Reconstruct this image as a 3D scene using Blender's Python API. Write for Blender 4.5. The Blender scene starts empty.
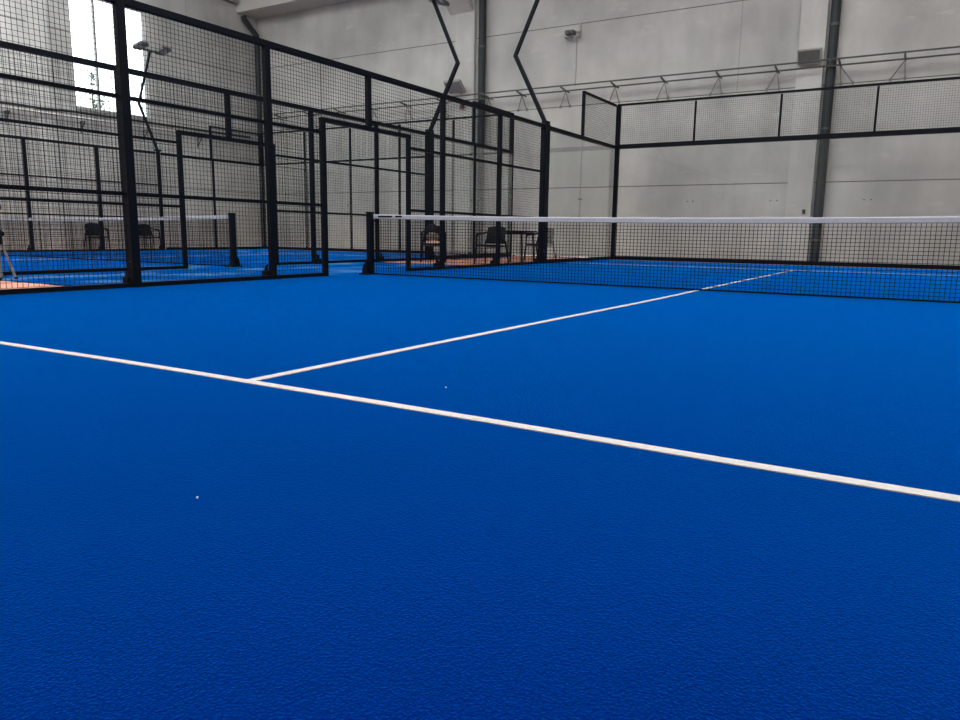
import bpy, math, random
from mathutils import Vector, Matrix, Euler
random.seed(7)
sc = bpy.context.scene
col = sc.collection

# ------------------------------------------------------------------ materials
def new_mat(name):
    m = bpy.data.materials.new(name); m.use_nodes = True
    nt = m.node_tree; nt.nodes.clear()
    out = nt.nodes.new('ShaderNodeOutputMaterial')
    return m, nt, out

def N(nt, t, **kw):
    n = nt.nodes.new(t)
    for k, v in kw.items():
        if k in n.inputs: n.inputs[k].default_value = v
        else: setattr(n, k, v)
    return n

def principled(nt, out, color=(.5, .5, .5), rough=.6, **kw):
    b = nt.nodes.new('ShaderNodeBsdfPrincipled')
    b.inputs['Base Color'].default_value = (*color, 1)
    b.inputs['Roughness'].default_value = rough
    for k, v in kw.items(): b.inputs[k].default_value = v
    nt.links.new(b.outputs[0], out.inputs[0])
    return b

def speckled(name, c, rough=.5, amount=.25, scale=30, bump=0.0, **kw):
    """plain colour with a little procedural variation"""
    m, nt, out = new_mat(name)
    b = principled(nt, out, c, rough, **kw)
    tc = N(nt, 'ShaderNodeTexCoord')
    nz = N(nt, 'ShaderNodeTexNoise', Scale=scale, Detail=4.0)
    nt.links.new(tc.outputs['Object'], nz.inputs['Vector'])
    r = N(nt, 'ShaderNodeValToRGB')
    r.color_ramp.elements[0].position = .3; r.color_ramp.elements[1].position = .7
    r.color_ramp.elements[0].color = (*[x*(1-amount) for x in c], 1)
    r.color_ramp.elements[1].color = (*[min(1, x*(1+amount)) for x in c], 1)
    nt.links.new(nz.outputs['Fac'], r.inputs[0])
    nt.links.new(r.outputs[0], b.inputs['Base Color'])
    if bump:
        bp = N(nt, 'ShaderNodeBump', Strength=bump, Distance=.01)
        nt.links.new(nz.outputs['Fac'], bp.inputs['Height'])
        nt.links.new(bp.outputs[0], b.inputs['Normal'])
    return m

M = {}
M['post'] = speckled('black_powder_coated_steel', (.0022, .004, .0075), .5, .2, 40, **{'Specular IOR Level': .1})
M['wire'] = speckled('black_mesh_wire', (.004, .006, .009), .6, .2, 40, **{'Specular IOR Level': .15})
M['cord'] = speckled('black_net_cord', (.003, .004, .008), .85, .2, 60, **{'Specular IOR Level': .1})
M['band'] = speckled('white_net_tape', (.37, .385, .43), .8, .06, 20)
M['piping'] = speckled('white_net_piping', (.52, .53, .55), .7, .05, 20)
M['line'] = speckled('white_line_turf', (.425, .425, .41), .9, .06, 70, .15, **{'Specular IOR Level': .1})
M['chair'] = speckled('dark_grey_chair', (.003, .0035, .0045), .5, .2, 30, **{'Specular IOR Level': .12})
M['pipe'] = speckled('dark_grey_pipe', (.022, .030, .034), .5, .12, 6, **{'Specular IOR Level': .3})
M['collar'] = speckled('pale_pipe_collar', (.07, .08, .083), .5, .1, 10)
M['galv'] = speckled('grey_conduit_steel', (.065, .072, .065), .5, .15, 8)
M['strut_and_shadow'] = speckled('grey_strut_and_shadow', (.19, .19, .175), .5, .12, 8)
M['joint'] = speckled('grey_glass_joint', (.22, .23, .215), .5, .1, 8)
M['palepipe'] = speckled('pale_pipe', (.62, .62, .58), .5, .1, 8)
M['box'] = speckled('grey_box_metal', (.33, .33, .31), .55, .08, 8)
M['louvre'] = speckled('dark_grey_louvre', (.10, .10, .095), .6, .15, 15)
M['lampbody'] = speckled('lamp_body_grey', (.05, .055, .06), .5, .15, 20)
M['lamplens'] = speckled('lamp_lens_grey', (.22, .23, .23), .2, .08, 20)
M['red'] = speckled('dull_red_plastic', (.10, .025, .022), .5, .15, 20)
M['stand'] = speckled('brushed_grey_steel', (.20, .20, .19), .35, .15, 30)
M['pink'] = speckled('pale_pink_cloth', (.66, .40, .34), .9, .12, 25, .3)
M['greycloth'] = speckled('grey_brown_cloth', (.16, .13, .12), .9, .2, 25, .3)
M['darkcloth'] = speckled('black_cloth', (.012, .012, .014), .9, .2, 25, .3)
M['frame'] = speckled('window_frame_grey', (.42, .43, .42), .5, .05, 10)
M['fluff'] = speckled('white_fluff', (.8, .8, .78), .95, .05, 200)
M['leaf'] = speckled('pale_leaf', (.12, .19, .13), .6, .3, 12)
M['bark'] = speckled('bark', (.10, .085, .07), .9, .3, 12)
M['ground'] = speckled('outside_ground', (.30, .30, .27), .9, .15, 3)
M['ceiling'] = speckled('grey_roof_deck', (.30, .295, .28), .9, .06, 2)
M['beam'] = speckled('pale_concrete_beam', (.50, .49, .46), .85, .05, 2)

def wall_mat(name, seams_z, seams_h, horiz, base=(.50, .505, .485)):
    """raw precast concrete: soft clouds, faint streaks, pale smears, dark joints"""
    m, nt, out = new_mat(name)
    b = principled(nt, out, base, .9)
    geo = N(nt, 'ShaderNodeNewGeometry')
    sep = N(nt, 'ShaderNodeSeparateXYZ'); nt.links.new(geo.outputs['Position'], sep.inputs[0])
    def noise(scale, sv, detail=5, rough=.55):
        mp = N(nt, 'ShaderNodeMapping'); mp.inputs['Scale'].default_value = sv
        nt.links.new(geo.outputs['Position'], mp.inputs['Vector'])
        n = N(nt, 'ShaderNodeTexNoise', Scale=scale, Detail=float(detail), Roughness=rough)
        nt.links.new(mp.outputs[0], n.inputs['Vector']); return n
    n1 = noise(.55, (1, 1, 1)); n2 = noise(1.2, (1, 1, .22)); n3 = noise(1.7, (.55, .55, 1.5), 6, .65)
    r1 = N(nt, 'ShaderNodeValToRGB')
    r1.color_ramp.elements[0].position = .3; r1.color_ramp.elements[1].position = .72
    r1.color_ramp.elements[0].color = (*[c*.76 for c in base], 1)
    r1.color_ramp.elements[1].color = (*[c*1.12 for c in base], 1)
    nt.links.new(n1.outputs['Fac'], r1.inputs[0])
    mx = N(nt, 'ShaderNodeMix', data_type='RGBA', blend_type='MULTIPLY')
    r2 = N(nt, 'ShaderNodeValToRGB')
    r2.color_ramp.elements[0].position = .35; r2.color_ramp.elements[1].position = .65
    r2.color_ramp.elements[0].color = (.88, .88, .88, 1); r2.color_ramp.elements[1].color = (1.04, 1.04, 1.03, 1)
    nt.links.new(n2.outputs['Fac'], r2.inputs[0])
    mx.inputs[0].default_value = 1
    nt.links.new(r1.outputs[0], mx.inputs[6]); nt.links.new(r2.outputs[0], mx.inputs[7])
    # pale smears
    r3 = N(nt, 'ShaderNodeValToRGB')
    r3.color_ramp.elements[0].position = .60; r3.color_ramp.elements[1].position = .72
    nt.links.new(n3.outputs['Fac'], r3.inputs[0])
    sm = N(nt, 'ShaderNodeMath', operation='MULTIPLY'); nt.links.new(r3.outputs[0], sm.inputs[0]); sm.inputs[1].default_value = .3
    mx2 = N(nt, 'ShaderNodeMix', data_type='RGBA')
    nt.links.new(sm.outputs[0], mx2.inputs[0]); nt.links.new(mx.outputs[2], mx2.inputs[6])
    mx2.inputs[7].default_value = (.72, .715, .69, 1)
    cur = None
    def seam(axis, v, w, lo=None, k=1.0):
        nonlocal cur
        s = N(nt, 'ShaderNodeMath', operation='SUBTRACT'); nt.links.new(sep.outputs[axis], s.inputs[0]); s.inputs[1].default_value = v
        a = N(nt, 'ShaderNodeMath', operation='ABSOLUTE'); nt.links.new(s.outputs[0], a.inputs[0])
        l = N(nt, 'ShaderNodeMath', operation='LESS_THAN'); nt.links.new(a.outputs[0], l.inputs[0]); l.inputs[1].default_value = w
        o = l
        if k != 1.0:
            o = N(nt, 'ShaderNodeMath', operation='MULTIPLY'); nt.links.new(l.outputs[0], o.inputs[0]); o.inputs[1].default_value = k
        if lo is not None:
            g = N(nt, 'ShaderNodeMath', operation='GREATER_THAN'); nt.links.new(sep.outputs[2], g.inputs[0]); g.inputs[1].default_value = lo
            o2 = N(nt, 'ShaderNodeMath', operation='MULTIPLY'); nt.links.new(o.outputs[0], o2.inputs[0]); nt.links.new(g.outputs[0], o2.inputs[1]); o = o2
        if cur is None: cur = o
        else:
            mm = N(nt, 'ShaderNodeMath', operation='MAXIMUM'); nt.links.new(cur.outputs[0], mm.inputs[0]); nt.links.new(o.outputs[0], mm.inputs[1]); cur = mm
    for z in seams_z: seam(2, z, .013)
    for h in seams_h: seam(horiz, h, .014, lo=4.36, k=.35)
    mx3 = N(nt, 'ShaderNodeMix', data_type='RGBA')
    if cur: nt.links.new(cur.outputs[0], mx3.inputs[0])
    else: mx3.inputs[0].default_value = 0
    nt.links.new(mx2.outputs[2], mx3.inputs[6]); mx3.inputs[7].default_value = (.15, .145, .13, 1)
    nt.links.new(mx3.outputs[2], b.inputs['Base Color'])
    bp = N(nt, 'ShaderNodeBump', Strength=.12, Distance=.02)
    n4 = noise(9, (1, 1, 1), 6); nt.links.new(n4.outputs['Fac'], bp.inputs['Height']); nt.links.new(bp.outputs[0], b.inputs['Normal'])
    return m
M['wall_back'] = wall_mat('precast_concrete_back', (2.03, 4.36, 6.61), (-2.38, 4.6), 0)
M['wall_left'] = wall_mat('precast_concrete_left', (2.05, 4.36, 6.34), (8.6, -1.6, -6.6), 1)
M['pilaster'] = wall_mat('pilaster_concrete', (), (), 0, (.56, .565, .545))

def turf_mat(name, sand=False):
    m, nt, out = new_mat(name)
    b = principled(nt, out, (0, .03, .22), .85)
    geo = N(nt, 'ShaderNodeNewGeometry')
    n1 = N(nt, 'ShaderNodeTexNoise', Scale=210.0, Detail=3.0, Roughness=.7)
    n2 = N(nt, 'ShaderNodeTexNoise', Scale=1.1, Detail=4.0)
    n3 = N(nt, 'ShaderNodeTexVoronoi', Scale=190.0)
    for n in (n1, n2, n3): nt.links.new(geo.outputs['Position'], n.inputs['Vector'])
    r = N(nt, 'ShaderNodeValToRGB')
    e = r.color_ramp.elements
    e[0].position = .34; e[0].color = (.0001, .0022, .042, 1)
    e[1].position = .66; e[1].color = (.0003, .0155, .185, 1)
    nt.links.new(n1.outputs['Fac'], r.inputs[0])
    r2 = N(nt, 'ShaderNodeValToRGB')
    r2.color_ramp.elements[0].position = .3; r2.color_ramp.elements[0].color = (.90, .90, .92, 1)
    r2.color_ramp.elements[1].position = .7; r2.color_ramp.elements[1].color = (1.08, 1.08, 1.06, 1)
    nt.links.new(n2.outputs['Fac'], r2.inputs[0])
    mx = N(nt, 'ShaderNodeMix', data_type='RGBA', blend_type='MULTIPLY'); mx.inputs[0].default_value = 1
    nt.links.new(r.outputs[0], mx.inputs[6]); nt.links.new(r2.outputs[0], mx.inputs[7])
    last = mx.outputs[2]
    if sand:                                   # pale filling sand lying in streaks along the fence side
        sep = N(nt, 'ShaderNodeSeparateXYZ'); nt.links.new(geo.outputs['Position'], sep.inputs[0])
        mp = N(nt, 'ShaderNodeMapping'); mp.inputs['Scale'].default_value = (1.0, .5, 1)
        nt.links.new(geo.outputs['Position'], mp.inputs['Vector'])
        ns = N(nt, 'ShaderNodeTexNoise', Scale=1.3, Detail=3.0); nt.links.new(mp.outputs[0], ns.inputs['Vector'])
        rs = N(nt, 'ShaderNodeValToRGB'); rs.color_ramp.elements[0].position = .52; rs.color_ramp.elements[1].position = .66
        nt.links.new(ns.outputs['Fac'], rs.inputs[0])
        mr = N(nt, 'ShaderNodeMapRange'); mr.inputs[1].default_value = -10.3; mr.inputs[2].default_value = -8.6
        nt.links.new(sep.outputs[0], mr.inputs[0])
        mu = N(nt, 'ShaderNodeMath', operation='MULTIPLY'); nt.links.new(rs.outputs[0], mu.inputs[0]); nt.links.new(mr.outputs[0], mu.inputs[1])
        mu2 = N(nt, 'ShaderNodeMath', operation='MULTIPLY'); nt.links.new(mu.outputs[0], mu2.inputs[0]); mu2.inputs[1].default_value = .55
        mx2 = N(nt, 'ShaderNodeMix', data_type='RGBA'); nt.links.new(mu2.outputs[0], mx2.inputs[0])
        nt.links.new(last, mx2.inputs[6]); mx2.inputs[7].default_value = (.16, .36, .52, 1)
        last = mx2.outputs[2]
    nt.links.new(last, b.inputs['Base Color'])
    b.inputs['IOR'].default_value = 1.0
    b.inputs['Specular IOR Level'].default_value = 0
    b.inputs['Sheen Weight'].default_value = 1.0
    b.inputs['Sheen Roughness'].default_value = .35
    b.inputs['Sheen Tint'].default_value = (.0, .26, .95, 1)
    pile = N(nt, 'ShaderNodeBsdfSheen', Roughness=.21); pile.inputs['Color'].default_value = (0, .20, .72, 1)   # upright pile catching light at low angles
    add = N(nt, 'ShaderNodeAddShader'); nt.links.new(b.outputs[0], add.inputs[0]); nt.links.new(pile.outputs[0], add.inputs[1]); nt.links.new(add.outputs[0], out.inputs[0])
    ad = N(nt, 'ShaderNodeMath', operation='ADD')
    nt.links.new(n1.outputs['Fac'], ad.inputs[0]); nt.links.new(n3.outputs['Distance'], ad.inputs[1])
    bp = N(nt, 'ShaderNodeBump', Strength=.6, Distance=.0035)
    nt.links.new(ad.outputs[0], bp.inputs['Height']); nt.links.new(bp.outputs[0], b.inputs['Normal'])
    return m
M['turf'] = turf_mat('blue_curled_turf')
M['turf2'] = turf_mat('blue_sanded_turf', True)
M['floor'] = speckled('terracotta_floor', (.55, .25, .17), .8, .12, 5, .05)

def glass_mat(name, tint, k=1.0):
    m, nt, out = new_mat(name)
    t = N(nt, 'ShaderNodeBsdfTransparent'); t.inputs[0].default_value = (*tint, 1)
    g = N(nt, 'ShaderNodeBsdfGlossy'); g.inputs['Roughness'].default_value = .02; g.inputs[0].default_value = (.95, .97, .96, 1)
    f = N(nt, 'ShaderNodeFresnel', IOR=1.45)
    mu = N(nt, 'ShaderNodeMath', operation='MULTIPLY'); nt.links.new(f.outputs[0], mu.inputs[0]); mu.inputs[1].default_value = k
    mx = N(nt, 'ShaderNodeMixShader')
    nt.links.new(mu.outputs[0], mx.inputs[0]); nt.links.new(t.outputs[0], mx.inputs[1]); nt.links.new(g.outputs[0], mx.inputs[2])
    nt.links.new(mx.outputs[0], out.inputs[0])
    return m
M['glass'] = glass_mat('court_glass', (.985, .99, .987), .5)
M['pane'] = glass_mat('window_glass', (.97, .98, .98), .8)

def emit_mat(name, color, s):
    m, nt, out = new_mat(name)
    e = N(nt, 'ShaderNodeEmission', Strength=s); e.inputs[0].default_value = (*color, 1)
    nt.links.new(e.outputs[0], out.inputs[0]); return m
SKYLIGHT = 10.6
M['skylight'] = emit_mat('daylit_rooflight', (1.0, 1.0, .985), SKYLIGHT)

# ------------------------------------------------------------------ mesh builder
class MB:
    def __init__(s): s.v = []; s.f = []; s.smooth = []
    def add(s, vs, fs, smooth=False):
        o = len(s.v); s.v += [tuple(v) for v in vs]
        for f in fs: s.f.append([i+o for i in f]); s.smooth.append(smooth)
    def box(s, c, d, rot=None, ch=0):
        c = Vector(c); hx, hy, hz = d[0]/2, d[1]/2, d[2]/2
        if ch:
            prof = [(-hx+ch, -hy), (hx-ch, -hy), (hx, -hy+ch), (hx, hy-ch), (hx-ch, hy), (-hx+ch, hy), (-hx, hy-ch), (-hx, -hy+ch)]
        else: prof = [(-hx, -hy), (hx, -hy), (hx, hy), (-hx, hy)]
        n = len(prof)
        vs = [Vector((x, y, -hz)) for x, y in prof] + [Vector((x, y, hz)) for x, y in prof]
        if rot is not None: vs = [rot @ v for v in vs]
        vs = [v+c for v in vs]
        fs = [list(range(n))[::-1], list(range(n, 2*n))] + [[i, (i+1) % n, n+(i+1) % n, n+i] for i in range(n)]
        s.add(vs, fs)
    def bar(s, a, b, w, h, up=(0, 0, 1), ch=0):
        """rectangular bar between two points: w sideways, h along up"""
        a, b = Vector(a), Vector(b); d = (b-a).normalized(); up = Vector(up)
        if abs(d.dot(up)) > .99: up = Vector((0, 1, 0))
        x = d.cross(up).normalized(); y = x.cross(d)
        if ch: pr = [(-w/2+ch, -h/2), (w/2-ch, -h/2), (w/2, -h/2+ch), (w/2, h/2-ch), (w/2-ch, h/2), (-w/2+ch, h/2), (-w/2, h/2-ch), (-w/2, -h/2+ch)]
        else: pr = [(-w/2, -h/2), (w/2, -h/2), (w/2, h/2), (-w/2, h/2)]
        n = len(pr)
        vs = [a+x*p+y*q for p, q in pr]+[b+x*p+y*q for p, q in pr]
        s.add(vs, [list(range(n)), list(range(n, 2*n))[::-1]]+[[i, n+i, n+(i+1) % n, (i+1) % n] for i in range(n)])
    def tube(s, pts, r, n=10, cap=True):
        pts = [Vector(p) for p in pts]; rings = []
        rr = r if isinstance(r, (list, tuple)) else [r]*len(pts)
        ref = None
        for i, p in enumerate(pts):
            if i == 0: d = pts[1]-p
            elif i == len(pts)-1: d = p-pts[i-1]
            else: d = (p-pts[i-1]).normalized()+(pts[i+1]-p).normalized()
            d.normalize()
            if ref is None:
                ref = Vector((0, 0, 1)) if abs(d.z) < .9 else Vector((1, 0, 0))
            x = d.cross(ref).normalized(); y = x.cross(d).normalized()
            k = 1.0
            if 0 < i < len(pts)-1:
                k = 1/max(.5, d.dot((pts[i+1]-p).normalized()))
            rings.append([p+(x*math.cos(t)+y*math.sin(t))*rr[i]*(k if False else 1) for t in [2*math.pi*j/n for j in range(n)]])
            ref = y
        vs = [v for rg in rings for v in rg]; fs = []
        for i in range(len(pts)-1):
            for j in range(n): fs.append([i*n+j, i*n+(j+1) % n, (i+1)*n+(j+1) % n, (i+1)*n+j])
        s.add(vs, fs, True)
        if cap: s.add(rings[0], [list(range(n))[::-1]]); s.add(rings[-1], [list(range(n))])
    def build(s, name, mat, parent=None, kind=None, label=None):
        me = bpy.data.meshes.new(name)
        loc = Vector(parent['_o']) if parent is not None and '_o' in parent else Vector((0, 0, 0))
        me.from_pydata([tuple(Vector(v)-loc) for v in s.v], [], s.f)
        for p, sm in zip(me.polygons, s.smooth): p.use_smooth = sm
        me.materials.append(mat); me.update()
        import bmesh
        bm = bmesh.new(); bm.from_mesh(me); bmesh.ops.recalc_face_normals(bm, faces=bm.faces); bm.to_mesh(me); bm.free()
        o = bpy.data.objects.new(name, me); col.objects.link(o)
        if parent is not None:
            o.parent = parent
            o['_o'] = tuple(loc)
        if kind: o['kind'] = kind
        if label: o['label'] = label
        return o

def tag(o, label, cat, group=None):
    o['label'] = label; o['category'] = cat
    if group: o['group'] = group
    return o
def thing(name, loc, label, cat, group=None):
    o = bpy.data.objects.new(name, None); col.objects.link(o); o.empty_display_size = .2
    o.location = loc; o['_o'] = tuple(loc)
    return tag(o, label, cat, group)
def single(o, loc):
    """move a one-mesh thing's origin to loc"""
    o.data.transform(Matrix.Translation(-Vector(loc))); o.location = loc; return o
def copy_tree(o, parent=None):
    c = o.copy(); col.objects.link(c)
    if parent is not None: c.parent = parent
    for ch in list(o.children): copy_tree(ch, c)
    return c

# ------------------------------------------------------------------ dimensions (metres; net at Y=0)
A = -5.07            # side of the near court
B = -8.14           # facing side of the neighbouring court
BL = -18.29         # its far side
WL, WB, WR, WF, H = -19.95, 11.7, 12.0, -13.5, 8.66
YB = 10.185         # glass end walls
H3, H4, HL = 2.95, 3.99, 2.165   # fence top, stepped mesh top, door head
HW = 11.1
FZ = -.012          # hall floor, just under the turf

# ------------------------------------------------------------------ room
def struct(mb, name, mat, label=None):
    o = mb.build(name, mat, kind='structure')
    if label: o['label'] = label
    return o
b = MB(); b.box(((WL+WR)/2, (WB+WF)/2, FZ-.1), (WR-WL+.6, WB-WF+.6, .2)); struct(b, 'floor', M['floor'], 'terracotta red hall floor around the courts')
b = MB(); b.box(((WL+WR)/2, WB+.1, HW/2), (WR-WL+.4, .2, HW)); struct(b, 'wall_back', M['wall_back'], 'grey precast concrete wall behind the courts')
b = MB(); b.box((WR+.1, (WB+WF)/2, HW/2), (.2, WB-WF, HW)); struct(b, 'wall_right', M['wall_back'])
b = MB(); b.box(((WL+WR)/2, WF-.1, HW/2), (WR-WL+.4, .2, HW)); struct(b, 'wall_front', M['wall_back'])
# left wall around its window opening
wy0, wy1, wz0, wz1 = 4.49, 7.02, 4.21, 7.53
b = MB()
for (y0, y1, z0, z1) in ((WF, wy0, 0, HW), (wy1, WB, 0, HW), (wy0, wy1, 0, wz0), (wy0, wy1, wz1, HW)):
    b.box((WL-.1, (y0+y1)/2, (z0+z1)/2), (.2, y1-y0, z1-z0))
struct(b, 'wall_left', M['wall_left'], 'grey concrete wall with one tall window at left')
# flat roof deck with ribs
b = MB(); b.box(((WL+WR)/2, (WB+WF)/2, HW-.08), (WR-WL, WB-WF, .12))
for i in range(20):
    x = WL+1.1+i*1.6; b.box((x, (WB+WF)/2, HW-.2), (.16, WB-WF-.1, .12))
struct(b, 'ceiling', M['ceiling'], 'grey ribbed roof deck')
# window: frame, mullions, panes
w = bpy.data.objects.new('window_1', None); col.objects.link(w); w['kind'] = 'structure'; w['label'] = 'tall three pane window glowing white in the left wall'
w.location = (WL, wy0, wz0); w['_o'] = (WL, wy0, wz0)
xf = WL-.10
b = MB()
for y in (wy0+.03, wy1-.03): b.box((xf, y, (wz0+wz1)/2), (.08, .06, wz1-wz0))
for z in (wz0+.03, wz1-.03): b.box((xf, (wy0+wy1)/2, z), (.08, wy1-wy0-.12, .06))
b.build('window_frame', M['frame'], w)
ys = [wy0+.06, 5.31, 6.17, wy1-.06]
for y in ys[1:3]:
    b = MB(); b.box((xf, y, (wz0+wz1)/2), (.07, .07, wz1-wz0-.12)); b.build('mullion', M['frame'], w)
for i in range(3):
    y0 = ys[i]+(.035 if i else 0); y1 = ys[i+1]-(.035 if i < 2 else 0)
    b = MB(); b.box((xf, (y0+y1)/2, (wz0+wz1)/2), (.012, y1-y0, wz1-wz0-.12)); b.build('pane', M['pane'], w)
b = MB(); b.box((WL-.03, (wy0+wy1)/2, wz0-.02), (.16, wy1-wy0+.1, .05)); b.build('window_sill', M['frame'], w)
# rooflights
for i, x in enumerate((-17.2, -11.8, -6.6, -1.6, 3.2, 8.0)):
    b = MB(); b.box((x, -4.0, HW-.28), (2.3 if i < 2 else 1.5, 16.0, .03)); struct(b, 'window_%d' % (i+2), M['skylight'], 'daylit translucent rooflight strip')
# pilasters, wall-top beam, corbel
tn = 0
def trim(mb, mat, label):
    global tn; tn += 1
    return struct(mb, 'trim_%d' % tn, mat, label)
for x0, x1, t in ((-.94, -.34, 'pale concrete pilaster beside the right downpipe'), (-11.05, -10.36, 'pale concrete pilaster beside the middle downpipe'), (9.0, 9.6, 'pale concrete pilaster at far right')):
    b = MB(); b.box(((x0+x1)/2, WB-.06, 4.55), (x1-x0, .12, 9.1)); trim(b, M['pilaster'], t)
b = MB(); b.box((WL+.06, 3.50, H/2), (.12, .52, H)); trim(b, M['pilaster'], 'concrete pilaster on the left wall beside the window')
b = MB(); b.box((-15.6, 11.22, 8.70), (8.68, .94, .62))
trim(b, M['beam'], 'concrete beam along the top of the back wall')
b = MB(); b.box((WL+.11, (WF+10.70)/2, H+.2), (.22, 10.70-WF-.1, .40)); trim(b, M['ceiling'], 'dark eave beam along the top of the left wall')
# corbel with girder end
b = MB()
x0, x1 = -11.25, -10.42
pr = [(WB-.121, 7.38), (WB-.121, 9.3), (WB-.75, 9.3), (WB-.75, 7.9)]
vs = [(x0, y, z) for y, z in pr]+[(x1, y, z) for y, z in pr]
b.add(vs, [[0, 1, 2, 3], [7, 6, 5, 4]]+[[i, (i+1) % 4, 4+(i+1) % 4, 4+i] for i in range(4)])
b.box(((x0+x1)/2, 5.4, 8.75), (.5, 10.6, .7))
trim(b, M['beam'], 'concrete corbel and roof girder on the middle pilaster')

# ------------------------------------------------------------------ turf and lines
def turf(name, x0, x1, y0, y1, mat, label):
    b = MB(); b.box(((x0+x1)/2, (y0+y1)/2, -.006), (x1-x0, y1-y0, .012))
    o = struct(b, name, mat, label); o['_o'] = (0, 0, 0); return o
t1 = turf('court_turf', A-.12, 5.04, -10.04, 10.04, M['turf'], 'blue turf of the near court with white lines')
t2 = turf('court_turf', BL-.04, B+.04, -10.04, 10.04, M['turf2'], 'blue turf of the neighbouring court behind the mesh fences')
t3 = turf('path_turf', B+.041, A-.121, -4.3, 3.85, M['turf2'], 'blue turf path linking the two court doors')
def line(pts, wd, parent):
    b = MB()
    L, R_ = [], []
    for i, p in enumerate(pts):
        a = Vector(pts[max(0, i-1)]); c = Vector(pts[min(len(pts)-1, i+1)]); d = (c-a).normalized(); n = Vector((-d.y, d.x))
        L.append(Vector(p)+n*wd/2); R_.append(Vector(p)-n*wd/2)
    vs = [(q.x, q.y, .0035) for q in L]+[(q.x, q.y, .0035) for q in R_]
    n = len(pts); k = len(vs)
    vs += [(q.x, q.y, .0002) for q in L]+[(q.x, q.y, .0002) for q in R_]
    fs = []
    for i in range(n-1):
        fs += [[i, i+1, n+i+1, n+i], [k+i, k+i+1, i+1, i], [n+i, n+i+1, k+n+i+1, k+n+i]]
    b.add(vs, fs); return b.build('court_line', M['line'], parent, label='white turf line')
# the sewn-in lines wander by a couple of centimetres
line([(-4.95, -7.0), (-1.945, -6.964), (-.987, -6.943), (-.475, -6.940), (0, -6.943), (.62, -6.945), (1.18, -6.951), (1.67, -6.963), (1.96, -6.969), (2.48, -6.971), (4.9, -6.974)], .050, t1)
line([(-.035, -6.918), (-.025, -5.9), (-.012, -4.9), (.005, -3.9), (.035, -2.25), (.04, -.96), (.02, .5), (.05, 6.92)], .050, t1)
line([(-4.9, 6.95), (4.9, 6.95)], .05, t1)
c2 = (B+BL)/2
for y in (-6.95, 6.95): line([(BL+.1, y), (B-.1, y)], .05, t2)
line([(c2, -6.92), (c2, 6.92)], .05, t2)
# specks of fluff
def speck(p, k, label):
    b = MB(); rd = random.Random(int(p[0]*1000))
    for i in range(7):
        a = rd.uniform(0, 6.28); d = Vector((math.cos(a)*.004, math.sin(a)*.004, rd.uniform(.001, .004)))*k
        c = Vector((p[0], p[1], .0025))
        b.tube([c-Vector((d.x, d.y, 0))*.9, c+Vector((0, 0, .002)), c+d], [.0006*k, .0011*k, .0006*k], 6)
    o = b.build('fluff_speck', M['fluff']); single(o, (p[0], p[1], 0)); tag(o, label, 'fluff')
speck((.945, -7.965), .75, 'tiny white speck of fluff lying on the blue turf in the left foreground')
speck((.72, -6.58), .9, 'tiny pale speck on the blue turf, just beyond the long white service line')
# ------------------------------------------------------------------ fences
PW = .0038
def mesh_panel(p0, p1, z0, z1, parent, pitch=.05, wd=PW, name='mesh_panel'):
    """welded wire panel in the vertical plane through p0-p1"""
    b = MB(); p0 = Vector((*p0, 0)); p1 = Vector((*p1, 0)); d = p1-p0; Ln = d.length; d.normalize()
    n = max(1, round(Ln/pitch)); m = max(1, round((z1-z0)/pitch))
    for i in range(n+1):
        p = p0+d*(Ln*i/n); b.bar((p.x, p.y, z0), (p.x, p.y, z1), wd, wd)
    for j in range(m+1):
        z = z0+(z1-z0)*j/m; b.bar((p0.x, p0.y, z), (p1.x, p1.y, z), wd, wd)
    return b.build(name, M['wire'], parent)
def post(x, y, z0, z1, sx, sy, parent, foot=0, name='post'):
    b = MB(); b.box((x, y, (z0+z1)/2), (sx, sy, z1-z0), ch=.008)
    if z1 > 2.5 and z0 < 1: b.box((x, y, z1+.003), (sx-.01, sy-.01, .006))
    p = b.build(name, M['post'], parent)
    if foot:
        b = MB(); xo = x+foot*.07
        b.box((xo, y, .006), (.24, .18, .012))
        # gusset: triangular stiffener on the outside
        g = [(x+foot*sx/2, .012), (x+foot*sx/2, .20), (x+foot*(sx/2+.05), .17), (x+foot*(sx/2+.09), .012)]
        for dy in (-.05, .05):
            vs = [(gx, y+dy-.006, gz) for gx, gz in g]+[(gx, y+dy+.006, gz) for gx, gz in g]
            b.add(vs, [[0, 1, 2, 3], [7, 6, 5, 4]]+[[i, (i+1) % 4, 4+(i+1) % 4, 4+i] for i in range(4)])
        b.box((x+foot*(sx/2+.05), y, .06), (.10, .13, .10))
        for dy in (-.07, .07): b.tube([(x+foot*(sx/2+.10), y+dy, .01), (x+foot*(sx/2+.10), y+dy, .03)], .012, 6)
        b.build('foot_bracket', M['post'], p)
    return p
def hbar(a, b_, w, h, parent, name):
    b = MB(); b.bar(a, b_, w, h); return b.build(name, M['post'], parent)

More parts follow.
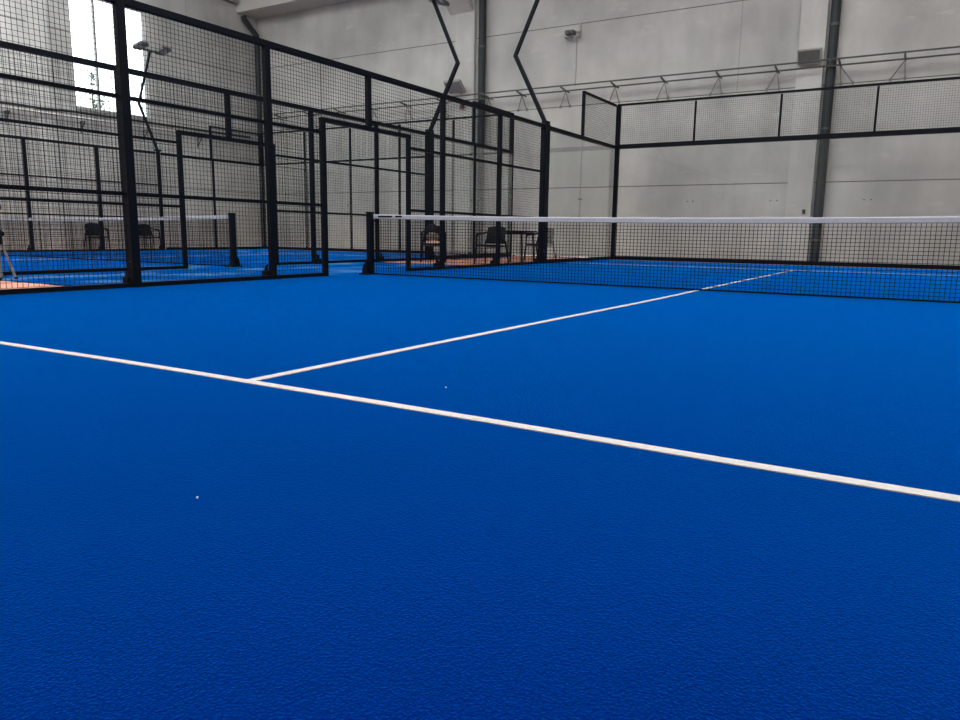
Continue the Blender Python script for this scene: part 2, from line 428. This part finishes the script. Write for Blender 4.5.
def mesh_fence(X, foot, label, name='mesh_fence', door=True, thick=(.13, .22)):
    f = thing(name, (X, 0, 0), label, 'fence')
    posts = [-6, -4, -2, 2, 4] if door else [-6, -4, -2, 0, 2, 4]
    for y in posts: post(X, y, 0, H3-.035, .08, .10 if y == -4 else .08, f, foot)
    post(X, 6, 0, H3+.05, *thick, f, foot)
    if door:
        for y in (-1, 1): post(X, y, 0, HL-.03, .07, .07, f, 0, 'door_jamb')
        hbar((X, -1.035, HL), (X, 1.035, HL), .07, .06, f, 'lintel')
        post(X, 0, HL+.03, H3-.035, .08, .08, f, 0, 'short_post')
    hbar((X, -6.05, H3), (X, 5.885, H3), .08, .07, f, 'top_rail')
    segs = [(-6, -1), (1, 6)] if door else [(-6, 6)]
    o = foot*.045
    for z in (1.0, 2.0):
        for a, c in segs: hbar((X+o, a+.03, z), (X+o, c-.03, z), .03, .042, f, 'rail')
    for a, c in segs: hbar((X, a+.03, .0255), (X, c-.03, .0255), .04, .05, f, 'bottom_rail')
    xm = X-foot*.02
    ys = sorted(posts+[6]+([-1, 1] if door else []))
    for a, c in zip(ys[:-1], ys[1:]):
        z0 = .06
        if door and a == -1: continue
        mesh_panel((xm, a+.04), (xm, c-(.12 if c == 6 else .04)), z0, H3-.04, f)
    if door:
        for a, c in ((-1.07, 0), (0, 1.07)): mesh_panel((xm, a+.04), (xm, c-.04), HL+.04, H3-.04, f)
    return f
def clamp(x, y, z, parent, along):
    b = MB()
    for s in (-1, 1):
        c = (x+s*.07, y, z) if along == 'x' else (x, y+s*.07, z)
        b.tube([Vector(c)+(Vector((0, -.02, 0)) if along == 'x' else Vector((-.02, 0, 0))), Vector(c)+(Vector((0, .02, 0)) if along == 'x' else Vector((.02, 0, 0)))], .016, 10)
    b.build('glass_clamp', M['louvre'], parent)
def glass_side(X, label, posts_down=False, wd=PW):
    """last four metres of a side: two glass sheets, one metre of mesh over the second"""
    f = thing('glass_side_wall', (X, 8.1, 0), label, 'glass wall')
    Y1 = YB-.06
    for a, c in ((6.12, 7.992), (8.008, Y1)):
        b = MB(); b.box((X, (a+c)/2, (H3+.09)/2), (.012, c-a, H3-.13)); b.build('glass_sheet', M['glass'], f)
    hbar((X, 6.115, .045), (X, Y1, .045), .05, .085, f, 'base_channel')
    hbar((X, 6.115, H3-.01), (X, Y1, H3-.01), .08, .08, f, 'top_rail')
    post(X, 8.0, H3+.03, H4-.02, .07, .07, f)
    if posts_down: post(X+.05, 8.0, 0, H3-.06, .06, .06, f)
    hbar((X, 8.0, .09), (X, 8.0, H3-.05), .014, .014, f, 'glass_joint').data.materials[0] = M['joint']
    hbar((X, 7.965, H4), (X, Y1, H4), .06, .05, f, 'upper_rail')
    mesh_panel((X, 8.04), (X, Y1-.01), H3+.04, H4-.03, f, wd=wd)
    clamp(X, 8.0, 1.5, f, 'y')
    return f
def glass_back(x0, x1, label, posts_down=False):
    f = thing('glass_back_wall', ((x0+x1)/2, YB, 0), label, 'glass wall')
    Y = YB
    for x in (x0, x1): post(x, Y, 0, H4, .11, .11, f, 0, 'corner_post')
    n = 5; w = (x1-x0)/n
    for i in range(n):
        a = x0+w*i; c = a+w
        g0 = .06 if i == 0 else .006; g1 = .06 if i == n-1 else .006
        b = MB(); b.box(((a+g0+c-g1)/2, Y, (H3+.06)/2), (w-g0-g1, .012, H3-.19)); b.build('glass_sheet', M['glass'], f)
        mesh_panel((a+.05, Y), (c-.05, Y), H3+.06, H4-.03, f)
        if i:
            if posts_down: post(a, Y+.055, 0, H4-.02, .07, .06, f, 0)
            else: post(a, Y, H3+.06, H4-.02, .05, .05, f, 0, 'upper_post')
            clamp(a, Y, 1.52, f, 'x')
    hbar((x0+.06, Y, .05), (x1-.06, Y, .05), .06, .095, f, 'base_channel')
    hbar((x0+.06, Y, H3), (x1-.06, Y, H3), .09, .05 if posts_down else .11, f, 'middle_rail')
    hbar((x0-.03, Y, H4+.02), (x1+.03, Y, H4+.02), .06, .05, f, 'upper_rail')
    return f
mesh_fence(A, -1, 'black wire mesh fence with doorway along the side of the near blue court')
mesh_fence(B, 1, 'second black mesh fence with doorway, behind the near one, edging the neighbouring court')
mesh_fence(BL, -1, 'far black mesh fence in front of the window wall, without a doorway', door=False, thick=(.09, .10))
glass_side(A, 'clear glass side panels with stepped mesh top, between thick post and near court corner')
glass_side(B, 'glass side panels of the neighbouring court, behind the garden chairs', True, .0022)
glass_side(BL, 'glass side panels of the neighbouring court beside the far hall corner', True)
glass_back(A+.055, 5.03, 'clear glass end wall with mesh strip on top, behind the white-topped near net')
glass_back(BL, B-.07, 'framed glass end wall with several tall posts, closing the neighbouring court', True)

# ------------------------------------------------------------------ nets
def net(x0, x1, label):
    t = thing('padel_net', ((x0+x1)/2, 0, 0), label, 'net')
    L = x1-x0
    def ztop(x):
        u = (x-x0)/L; return .890-.05*4*u*(1-u)
    for x, s in ((x0+.0, -1), (x1, 1)):
        b = MB(); b.box((x, 0, .46), (.09, .10, .92), ch=.01); b.box((x, 0, .926), (.10, .11, .012))
        p = b.build('net_post', M['post'], t)
        b = MB(); b.box((x+s*.02, -.02, .01), (.18, .24, .02))
        for q in (-.08, .05): 
            g = [(x-.0, .02), (x-.0, .20), (x+s*.07, .15), (x+s*.10, .02)]
            vs = [(gx, q-.01, gz) for gx, gz in g]+[(gx, q+.01, gz) for gx, gz in g]
            b.add(vs, [[0, 1, 2, 3], [7, 6, 5, 4]]+[[i, (i+1) % 4, 4+(i+1) % 4, 4+i] for i in range(4)])
        b.build('foot_bracket', M['post'], p)
        b = MB(); b.tube([(x-s*.045, 0, .80), (x-s*.075, 0, .80)], .018, 8); b.build('tension_knob', M['post'], p)
    xa, xb = x0+.07, x1-.07
    n = round((xb-xa)/.045); b = MB(); cw = .0056
    xs = [xa+(xb-xa)*i/n for i in range(n+1)]
    for x in xs: b.bar((x, 0, .018), (x, 0, ztop(x)-.05), cw, cw)
    m = 19
    ctrl = [xa+(xb-xa)*i/24 for i in range(25)]
    for j in range(m+1):
        for p, q in zip(ctrl[:-1], ctrl[1:]):
            zp = .02+(ztop(p)-.075)*j/m; zq = .02+(ztop(q)-.075)*j/m
            b.bar((p, 0, zp), (q, 0, zq), cw, cw)
    b.build('net_mesh', M['cord'], t)
    def strip(z0f, z1f, th, xs_):
        b = MB(); vs = []
        for x in xs_:
            vs += [(x, -th/2, z0f(x)), (x, th/2, z0f(x)), (x, th/2, z1f(x)), (x, -th/2, z1f(x))]
        fs = [[0, 1, 2, 3]]; k = len(xs_)
        for i in range(k-1):
            for j in range(4): fs.append([4*i+j, 4*i+(j+1) % 4, 4*i+4+(j+1) % 4, 4*i+4+j])
        fs.append([4*(k-1)+j for j in (3, 2, 1, 0)]); b.add(vs, fs); return b
    strip(lambda x: ztop(x)-.053, lambda x: ztop(x), .012, ctrl).build('top_band', M['band'], t, label='white tape along the top of the net')
    b = MB(); b.tube([(x, 0, ztop(x)-.002) for x in ctrl], .008, 8); b.build('edge_cord', M['piping'], t)
    strip(lambda x: .004, lambda x: .020, .010, ctrl).build('bottom_band', M['cord'], t)
    b = MB()
    for a, c in ((.16, .42), (.48, .60)):
        b.box((x0+(a+c)/2, -.009, ztop(x0+.3)-.022), (c-a, .004, .026))
    b.build('band_strap', M['cord'], t, label='black strap mark on the white tape')
    for p, q in ((x0+.045, xa), (x1-.045, xb)):
        b = MB(); b.tube([(p, 0, .86), (q, 0, .85)], .006, 6); b.build('cable', M['cord'], t)
    return t
near_net = net(A+.175, 4.93, 'long black net with white top tape across the near blue court')
net(BL+.26, B, 'smaller looking black net with white tape seen through the mesh on the neighbouring court')

near_net.location.y = -.2
# ------------------------------------------------------------------ light masts on the fence posts
def mast(X, Y, s, label):
    """zigzag pole bolted on the fence post: leans away from its court by s, then back over it"""
    t = thing('light_mast', (X, Y, H3+.06), label, 'light mast', 'light masts on the fence posts')
    k = .8 if X == BL else 1.0
    p = [(X, Y, 3), (X+s*.79, Y, 4.50), (X+s*.10, Y, 5.94)]
    p[0] = (X+s*.03, Y, H3+.11)
    b = MB(); b.bar(p[0], p[1], .075*k, .075*k, up=(0, 1, 0)); b.build('lower_pole', M['post'], t)
    b = MB(); b.bar(Vector(p[1])+Vector((0, 0, -.02)), p[2], .068*k, .068*k, up=(0, 1, 0)); b.build('upper_pole', M['post'], t)
    b = MB(); b.box((X, Y, H3+.085), (.12, .18, .05)); b.build('mount_bracket', M['post'], t)
    b = MB(); b.bar((p[2][0], Y-.42, 5.95), (p[2][0], Y+.42, 5.95), .05, .05); b.build('cross_arm', M['lampbody'], t)
    for d in (-1, 1):
        rot = Euler((0, -s*math.radians(-14), 0)).to_matrix()
        c = Vector((p[2][0]-s*.10, Y+d*.38, 6.0))
        b = MB(); b.box(c, (.44, .30, .07), rot, ch=.03)
        for j in range(6): b.box(c+rot @ Vector((-.17+j*.068, 0, .05)), (.012, .25, .03), rot)
        h = b.build('floodlight', M['lampbody'], t)
        b = MB(); b.box(c+rot @ Vector((0, 0, -.038)), (.36, .24, .008), rot); b.build('lens', M['lamplens'], h)
    return t
mast(A, 6, -1, 'zigzag black light mast rising from the thick post of the near court')
mast(B, 6, 1, 'zigzag black light mast on the neighbouring court fence, left of the middle downpipe')
mast(BL, 6, -1, 'slim zigzag light mast with two flat lamps against the bright window')

# ------------------------------------------------------------------ wall services
def downpipe(x, y, r, z1, label, collars, elbow=None):
    t = thing('downpipe', (x, y, FZ), label, 'pipe')
    pts = [(x, y, FZ), (x, y, z1)]
    if elbow: pts += elbow
    b = MB(); b.tube(pts, r, 20); b.build('pipe', M['pipe'], t)
    for z in collars:
        b = MB(); b.tube([(x, y, z-.03), (x, y, z+.03)], r+.012, 20); b.build('collar', M['collar'], t)
    for z in collars[::2]:
        b = MB(); b.box((x, (y+r+WB)/2, z-.1), (.05, max(.01, WB-y-r-.001), .04)); b.build('wall_clip', M['galv'], t)
    return t
downpipe(-.16, WB-.137, .113, H-.1, 'dark grey downpipe right of the pale pilaster at the right of the hall', (.6, 3.3, 5.72, 7.6))
downpipe(-10.06, WB-.137, .113, H-.1, 'dark grey downpipe beside the middle pilaster, behind the zigzag mast', (.9, 4.6, 6.3, 7.9))
downpipe(-19.66, 11.42, .10, 7.6, 'dark downpipe with bent top in the far left hall corner', (1.2, 3.4, 5.6), [(-19.66, 11.40, 7.72), (-19.70, 11.12, 7.98), (-19.75, 10.95, 8.16), (-19.76, 10.9, 8.30)])

# double conduit along the back wall
t = thing('pipe_rack', (-6, WB, 4.8), 'pair of thin grey conduits running on brackets across the back wall', 'pipes')
yn, yf = WB-.60, WB-.31
for y, z in ((yn, 4.83), (yf, 4.74)):
    b = MB(); b.tube([(WL+.9, y, z), (11.7, y, z)], .020, 8); b.build('conduit', M['galv'], t)
for xk in [-7.13-1.42*i for i in range(8, 0, -1)]+[-7.13, -5.62, -4.22, -2.78, -1.36, .06, 1.42, 2.84, 4.26, 5.7, 7.1]:
    if -10.4 < xk < -9.75: xk = -9.7
    b = MB(); b.bar((xk, yn-.03, 4.79), (xk, yf+.03, 4.745), .04, .035)
    b.bar((xk, yf, 4.74), (xk, WB-.03, 4.74), .03, .025)
    b.build('bracket', M['galv'], t)
    for dx in ((.02, .28) if abs(xk) < .1 else (-.28, .02)):  # each V: one real brace, plus a bar standing in for its wall shadow
        b = MB(); b.bar((xk, yf, 4.725), (xk+dx, WB-.025, 4.36), .018, .018); b.box((xk+dx, WB-.012, 4.36), (.06, .016, .08)); b.build('strut_and_shadow', M['strut_and_shadow'], t)
# pipes along the left wall
t = thing('wall_pipe', (WL, 2, 3.85), 'pale horizontal pipe on triangular brackets under the left wall window', 'pipe')
b = MB(); b.tube([(WL+.22, -6, 3.86), (WL+.22, 11.2, 3.90)], .028, 8); b.build('pipe', M['palepipe'], t)
for y in (.4, 2.45, 4.6, 6.7, 8.8):
    b = MB(); b.bar((WL+.001, y, 3.80), (WL+.26, y, 3.80), .03, .03); b.bar((WL+.001, y, 3.50), (WL+.24, y, 3.785), .025, .025); b.bar((WL+.012, y, 3.48), (WL+.012, y, 3.82), .03, .022)
    b.build('bracket', M['galv'], t)
b = MB(); b.tube([(WL+.10, -6, 3.95), (WL+.10, 2.9, 4.02), (WL+.16, 3.1, 4.0), (WL+.16, 3.85, 4.02), (WL+.10, 4.05, 4.05), (WL+.10, 11.1, 4.09)], .035, 8)
o = b.build('cable_duct', M['pipe']); single(o, (WL, 2.5, 4.0)); tag(o, 'dark cable run just above the pale pipe on the left wall', 'cable')

# camera-like sensor with its drop conduit
t = thing('wall_sensor', (-7.09, WB, 6.38), 'small dark sensor on a bracket high on the back wall, with a thin cable below', 'sensor')
b = MB(); b.box((-6.86, WB-.03, 6.42), (.05, .06, .36)); b.bar((-6.86, WB-.05, 6.36), (-6.98, WB-.30, 6.33), .04, .05); b.build('bracket', M['box'], t)
b = MB(); b.box((-7.03, WB-.32, 6.31), (.26, .22, .10), ch=.02); b.tube([(-7.03, WB-.43, 6.30), (-7.03, WB-.47, 6.29)], .04, 12); b.build('body', M['lampbody'], t)
b = MB(); b.box((-7.16, WB-.16, 6.24), (.22, .18, .035)); b.build('shelf', M['box'], t)
b = MB(); b.tube([(-6.96, WB-.012, 6.25), (-6.96, WB-.012, 4.9)], .012, 6); b.build('cable', M['box'], t)

def wall_box(x, z, w, h, d, tilt, label, louvre=True, ybase=WB):
    t = thing('wall_heater', (x, ybase, z), label, 'heater')
    rot = Euler((math.radians(tilt), 0, 0)).to_matrix()
    c = Vector((x, ybase-.015-d/2-abs(math.sin(math.radians(tilt)))*h*.4, z))
    b = MB(); b.box(c, (w, d, h), rot); b.build('body', M['box'], t)
    b = MB(); b.box(c+rot @ Vector((0, -d/2-.006, 0)), (w-.05, .012, h-.05), rot)
    for k in range(9):
        b.box(c+rot @ Vector((-w/2+.06+k*(w-.12)/8, -d/2-.018, 0)), (.022, .014, h-.07), rot)
    b.build('grille', M['louvre'], t)
    b = MB(); b.box((x, ybase-.04, z), (.10, .08, .10)); b.build('bracket', M['box'], t)
    return t
wall_box(-.65, 5.02, .54, .34, .15, 20, 'grey box heater with dark louvred front on the right pilaster', ybase=WB-.12)
t = thing('wall_floodlight', (-10.82, WB-.12, 5.0), 'square grey floodlight tilted down on the middle pilaster', 'floodlight')
rot = Euler((math.radians(50), 0, 0)).to_matrix(); c = Vector((-10.82, 11.20, 5.14))
b = MB(); b.box(c, (.62, .09, .46), rot, ch=.02); b.build('body', M['box'], t)
b = MB(); b.box(c+rot @ Vector((0, -.05, 0)), (.54, .012, .38), rot); b.build('lens', M['lamplens'], t)
b = MB(); b.bar((-10.82, 11.24, 5.12), (-10.82, WB-.125, 5.0), .06, .05); b.build('bracket', M['box'], t)
b = MB(); b.tube([(-10.72, 11.48, 4.52), (-10.72, 11.48, 4.67)], [.075, .06], 14); b.tube([(-10.72, 11.48, 4.64), (-10.72, WB-.121, 4.64)], .02, 8)
o = b.build('alarm_beacon', M['red']); single(o, (-10.72, 11.57, 4.6)); tag(o, 'small dull red beacon under the square floodlight on the middle pilaster', 'beacon')
b = MB(); b.box((-.50, WB-.145, 1.30), (.07, .05, .11), ch=.01); b.tube([(-.50, WB-.17, 1.33), (-.50, WB-.20, 1.33)], .025, 10)
o = b.build('wall_switch', M['lampbody']); single(o, (-.50, WB-.12, 1.3)); tag(o, 'small dark switch low on the right pilaster just above the net tape', 'switch')

# ------------------------------------------------------------------ chairs and table
def make_chair(label, group):
    t = thing('garden_chair', (0, 0, 0), label, 'chair', group)
    m = M['chair']; z0 = 0
    # seat: slightly dished sheet with thickness (front = -Y)
    def sheet(fn, nu, nv, th):
        b = MB(); top = [[Vector(fn(i/nu, j/nv)) for j in range(nv+1)] for i in range(nu+1)]
        off = Vector(th); vs = []; idx = lambda i, j, k: (k*(nu+1)+i)*(nv+1)+j
        for k in (0, 1):
            for i in range(nu+1):
                for j in range(nv+1): vs.append(top[i][j]+off*k)
        fs = []
        for i in range(nu):
            for j in range(nv):
                fs.append([idx(i, j, 0), idx(i+1, j, 0), idx(i+1, j+1, 0), idx(i, j+1, 0)])
                fs.append([idx(i, j, 1), idx(i, j+1, 1), idx(i+1, j+1, 1), idx(i+1, j, 1)])
        for i in range(nu):
            for j in (0, nv): fs.append([idx(i, j, 0), idx(i+1, j, 0), idx(i+1, j, 1), idx(i, j, 1)])
        for j in range(nv):
            for i in (0, nu): fs.append([idx(i, j, 0), idx(i, j+1, 0), idx(i, j+1, 1), idx(i, j, 1)])
        b.add(vs, fs, True); return b
    sheet(lambda u, v: ((u-.5)*.48, -.22+.44*v, .425-.03*math.sin(math.pi*u)*math.sin(math.pi*v)-.03*v), 8, 8, (0, 0, -.028)).build('seat', m, t)
    sheet(lambda u, v: ((u-.5)*(.46-.05*v), .20+.11*v+.04*(1-(2*u-1)**2)-.02, .44+.38*v-.03*v*(2*u-1)**2), 8, 8, (0, .022, -.004)).build('backrest', m, t)
    for s in (-1, 1):
        b = MB(); b.tube([(s*.285, -.27, 0), (s*.262, -.225, .38), (s*.262, -.215, .60)], [.018, .020, .020], 8); b.build('leg', m, t)
        b = MB(); b.tube([(s*.275, .34, 0), (s*.245, .22, .40), (s*.235, .235, .50)], [.018, .020, .020], 8); b.build('leg', m, t)
        b = MB(); b.tube([(s*.262, -.215, .59), (s*.265, -.19, .635), (s*.265, -.05, .652), (s*.25, .15, .66), (s*.225, .27, .69)], [.022, .027, .027, .024, .02], 8); b.build('armrest', m, t)
    b = MB(); b.tube([(-.262, -.21, .395), (.262, -.21, .395)], .014, 8); b.tube([(-.245, .2, .385), (.245, .2, .385)], .014, 8)
    for s in (-1, 1): b.tube([(s*.255, -.21, .395), (s*.24, .2, .385)], .014, 8)
    b.build('seat_frame', m, t)
    return t
G1 = 'garden chairs between the two courts'; G2 = 'garden chairs against the window wall'
ch = make_chair('dark armchair left of the small table on the red floor strip', G1)
ch.location = (-5.80, 5.0, FZ); ch.rotation_euler.z = math.radians(8)
c_ = copy_tree(ch); c_.location = (-5.80, 7.34, FZ); c_.rotation_euler.z = math.radians(-6)
c_['label'] = 'dark armchair right of the small table, partly behind the thick post'
c_ = copy_tree(ch); c_.location = (-7.40, 5.10, FZ); c_.rotation_euler.z = math.radians(35)
c_['label'] = 'dark armchair piled with pink and dark clothing'
CL = (-7.40, 5.10)
c_ = copy_tree(ch); c_.location = (-19.25, 4.42, FZ); c_.rotation_euler.z = math.radians(75)
c_['label'] = 'dark armchair under the window, left one of two at the far wall'; c_['group'] = G2
c_ = copy_tree(ch); c_.location = (-19.25, 6.18, FZ); c_.rotation_euler.z = math.radians(80)
c_['label'] = 'dark armchair by the far wall, just right of the big foreground post'; c_['group'] = G2
# table
t = thing('small_table', (-5.85, 6.20, FZ), 'small dark square table between two armchairs behind the mesh fence', 'table')
b = MB(); b.box((-5.85, 6.20, .700), (.74, .74, .03), ch=.03); b.build('tabletop', M['chair'], t)
b = MB(); b.box((-5.85, 6.20, .657), (.62, .62, .05)); b.build('apron', M['chair'], t)
for sx in (-1, 1):
    for sy in (-1, 1):
        b = MB(); b.tube([(-5.85+sx*.31, 6.20+sy*.31, FZ), (-5.85+sx*.29, 6.20+sy*.29, .635)], .022, 8); b.build('leg', M['chair'], t)

# clothing on the chair
def lump(name, mat, c, r, seed, flat=1.0, rot=0):
    import bmesh
    from mathutils import noise as nz
    bm = bmesh.new(); bmesh.ops.create_icosphere(bm, subdivisions=4, radius=1)
    for v in bm.verts:
        p = v.co.copy(); k = 1+.18*nz.noise(p*1.8+Vector((seed, 0, 0)))+.07*nz.noise(p*5+Vector((0, seed, 0)))
        q = Vector((math.copysign(abs(p.x)**.75, p.x), math.copysign(abs(p.y)**.75, p.y), math.copysign(abs(p.z)**.8, p.z)))*k
        v.co = Vector((q.x*r[0], q.y*r[1], q.z*r[2]))
    zmin = min(v.co.z for v in bm.verts)
    for v in bm.verts: v.co.z = max(v.co.z, zmin*.75)-zmin*.75
    bmesh.ops.rotate(bm, verts=bm.verts, matrix=Matrix.Rotation(rot, 3, 'Z'))
    me = bpy.data.meshes.new(name); bm.to_mesh(me); bm.free()
    for p in me.polygons: p.use_smooth = True
    me.materials.append(mat); o = bpy.data.objects.new(name, me); col.objects.link(o); o.location = c; return o
rz = math.radians(35); ca, sa = math.cos(rz), math.sin(rz)
def loc(x, y, z): return (CL[0]+x*ca-y*sa, CL[1]+x*sa+y*ca, FZ+z)
o = lump('folded_cloth', M['pink'], loc(0, -.02, .395), (.17, .17, .055), 1.3, rot=rz); tag(o, 'pale pink cloth folded on the seat of the loaded armchair', 'cloth')
o = lump('cloth_bundle', M['greycloth'], loc(-.01, .03, .50), (.14, .12, .09), 4.1, rot=rz); tag(o, 'grey-brown clothing bundle lying over the pink cloth', 'clothing')
o = lump('dark_bag', M['darkcloth'], loc(-.01, .05, .672), (.11, .09, .10), 8.2, rot=rz); tag(o, 'small black bag topping the pile on the loaded armchair', 'bag')

# metal stand at the left edge
SX, SY = -7.40, -4.235
t = thing('metal_stand', (SX, SY, FZ), 'grey metal stand with splayed legs at the left edge, behind the near fence', 'stand')
for k in range(4):
    a = math.radians(60+90*k)
    b = MB(); b.tube([(SX+.16*math.cos(a), SY+.16*math.sin(a), FZ), (SX+.02*math.cos(a), SY+.02*math.sin(a), .50)], .016, 8); l = b.build('leg', M['stand'], t)
    b = MB(); b.tube([(SX+.162*math.cos(a), SY+.162*math.sin(a), FZ), (SX+.154*math.cos(a), SY+.154*math.sin(a), FZ+.03)], .022, 8); b.build('foot_cap', M['chair'], l)
b = MB(); b.tube([(SX, SY, .42), (SX, SY, .60)], .055, 12); b.tube([(SX-.06, SY, .55), (SX+.07, SY+.03, .55)], .03, 8); b.build('clamp', M['chair'], t)
b = MB(); b.tube([(SX, SY, .58), (SX, SY+.02, .78), (SX, SY+.06, .86), (SX, SY+.055, .915), (SX, SY+.01, .93), (SX, SY-.05, .90), (SX, SY-.09, .87)], .018, 10); b.build('handle', M['chair'], t)

# ------------------------------------------------------------------ outside the window: ground and a tree
b = MB(); b.box((WL-15.3, 5, -.15), (30, 60, .3)); struct(b, 'ground_outside', M['ground'], 'pale ground outside the window')
TX, TY = -26.0, 8.9
t = thing('tree', (TX, TY, 0), 'slender pale green tree seen through the window', 'tree')
b = MB(); b.tube([(TX, TY, 0), (TX+.03, TY, 3), (TX, TY-.03, 5.5), (TX, TY, 6.8)], [.11, .08, .04, .012], 8)
lf = MB()
for i in range(46):
    z = random.uniform(2.2, 6.6); a = random.uniform(0, 6.28); k = (7.0-z)/4.8
    ln = (.18+.75*k)*random.uniform(.6, 1.1) * (.45 if z > 5.9 else 1)
    tip = Vector((TX+ln*math.cos(a), TY+ln*math.sin(a), z+ln*.5))
    b.tube([(TX, TY, z), tip], [.015, .005], 5)
    for j in range(26):
        u = random.uniform(.25, 1.05); c = Vector((TX, TY, z)).lerp(tip, u)+Vector([random.gauss(0, .07) for _ in range(3)])
        R = Euler([random.uniform(0, 6.28) for _ in range(3)]).to_matrix(); s = random.uniform(.035, .06)
        vs = [c+R @ Vector(p) for p in ((-s, 0, 0), (0, -s*.5, .006), (s, 0, 0), (0, s*.5, .006), (0, 0, -.006))]
        lf.add(vs, [[0, 1, 3], [1, 2, 3], [0, 4, 1], [1, 4, 2], [2, 4, 3], [3, 4, 0]])
b.build('trunk', M['bark'], t); lf.build('foliage', M['leaf'], t)

# ------------------------------------------------------------------ light
wd = bpy.data.worlds.new('overcast_sky'); sc.world = wd; wd.use_nodes = True
bg = wd.node_tree.nodes['Background']; bg.inputs[0].default_value = (.93, .97, 1, 1); bg.inputs[1].default_value = 5.0
pl = bpy.data.lights.new('window_daylight_portal', 'AREA'); pl.shape = 'RECTANGLE'; pl.size = wz1-wz0; pl.size_y = wy1-wy0
pl.cycles.is_portal = True
po = bpy.data.objects.new('window_daylight_portal', pl); col.objects.link(po); po.location = (WL-.22, (wy0+wy1)/2, (wz0+wz1)/2); po.rotation_euler = (0, math.radians(-90), 0)

# ------------------------------------------------------------------ camera
f_px, cx, cy, cz, yaw, pitch, roll = 741.829, 2.358, -9.04744, .61842, -.53958, -.16744, .01368
fw = Vector((math.sin(yaw)*math.cos(pitch), math.cos(yaw)*math.cos(pitch), math.sin(pitch)))
rt = Vector((math.cos(yaw), -math.sin(yaw), 0)); up = rt.cross(fw)
c, s = math.cos(roll), math.sin(roll)
rt, up = c*rt+s*up, -s*rt+c*up
cam = bpy.data.cameras.new('camera'); cam.sensor_fit = 'HORIZONTAL'; cam.sensor_width = 36; cam.lens = f_px/960*36; cam.clip_start = .05; cam.clip_end = 200
co = bpy.data.objects.new('camera', cam); col.objects.link(co)
m = Matrix((rt, up, -fw)).transposed().to_4x4(); m.translation = (cx, cy, cz); co.matrix_world = m
sc.camera = co
for o in list(bpy.data.objects):
    if '_o' in o: del o['_o']
vs_ = sc.view_settings; vs_.view_transform = 'Standard'; vs_.look = 'None'; vs_.gamma = 1; vs_.use_curve_mapping = False; vs_.exposure = 0.0
sc.cycles.max_bounces = 8; sc.cycles.transparent_max_bounces = 24
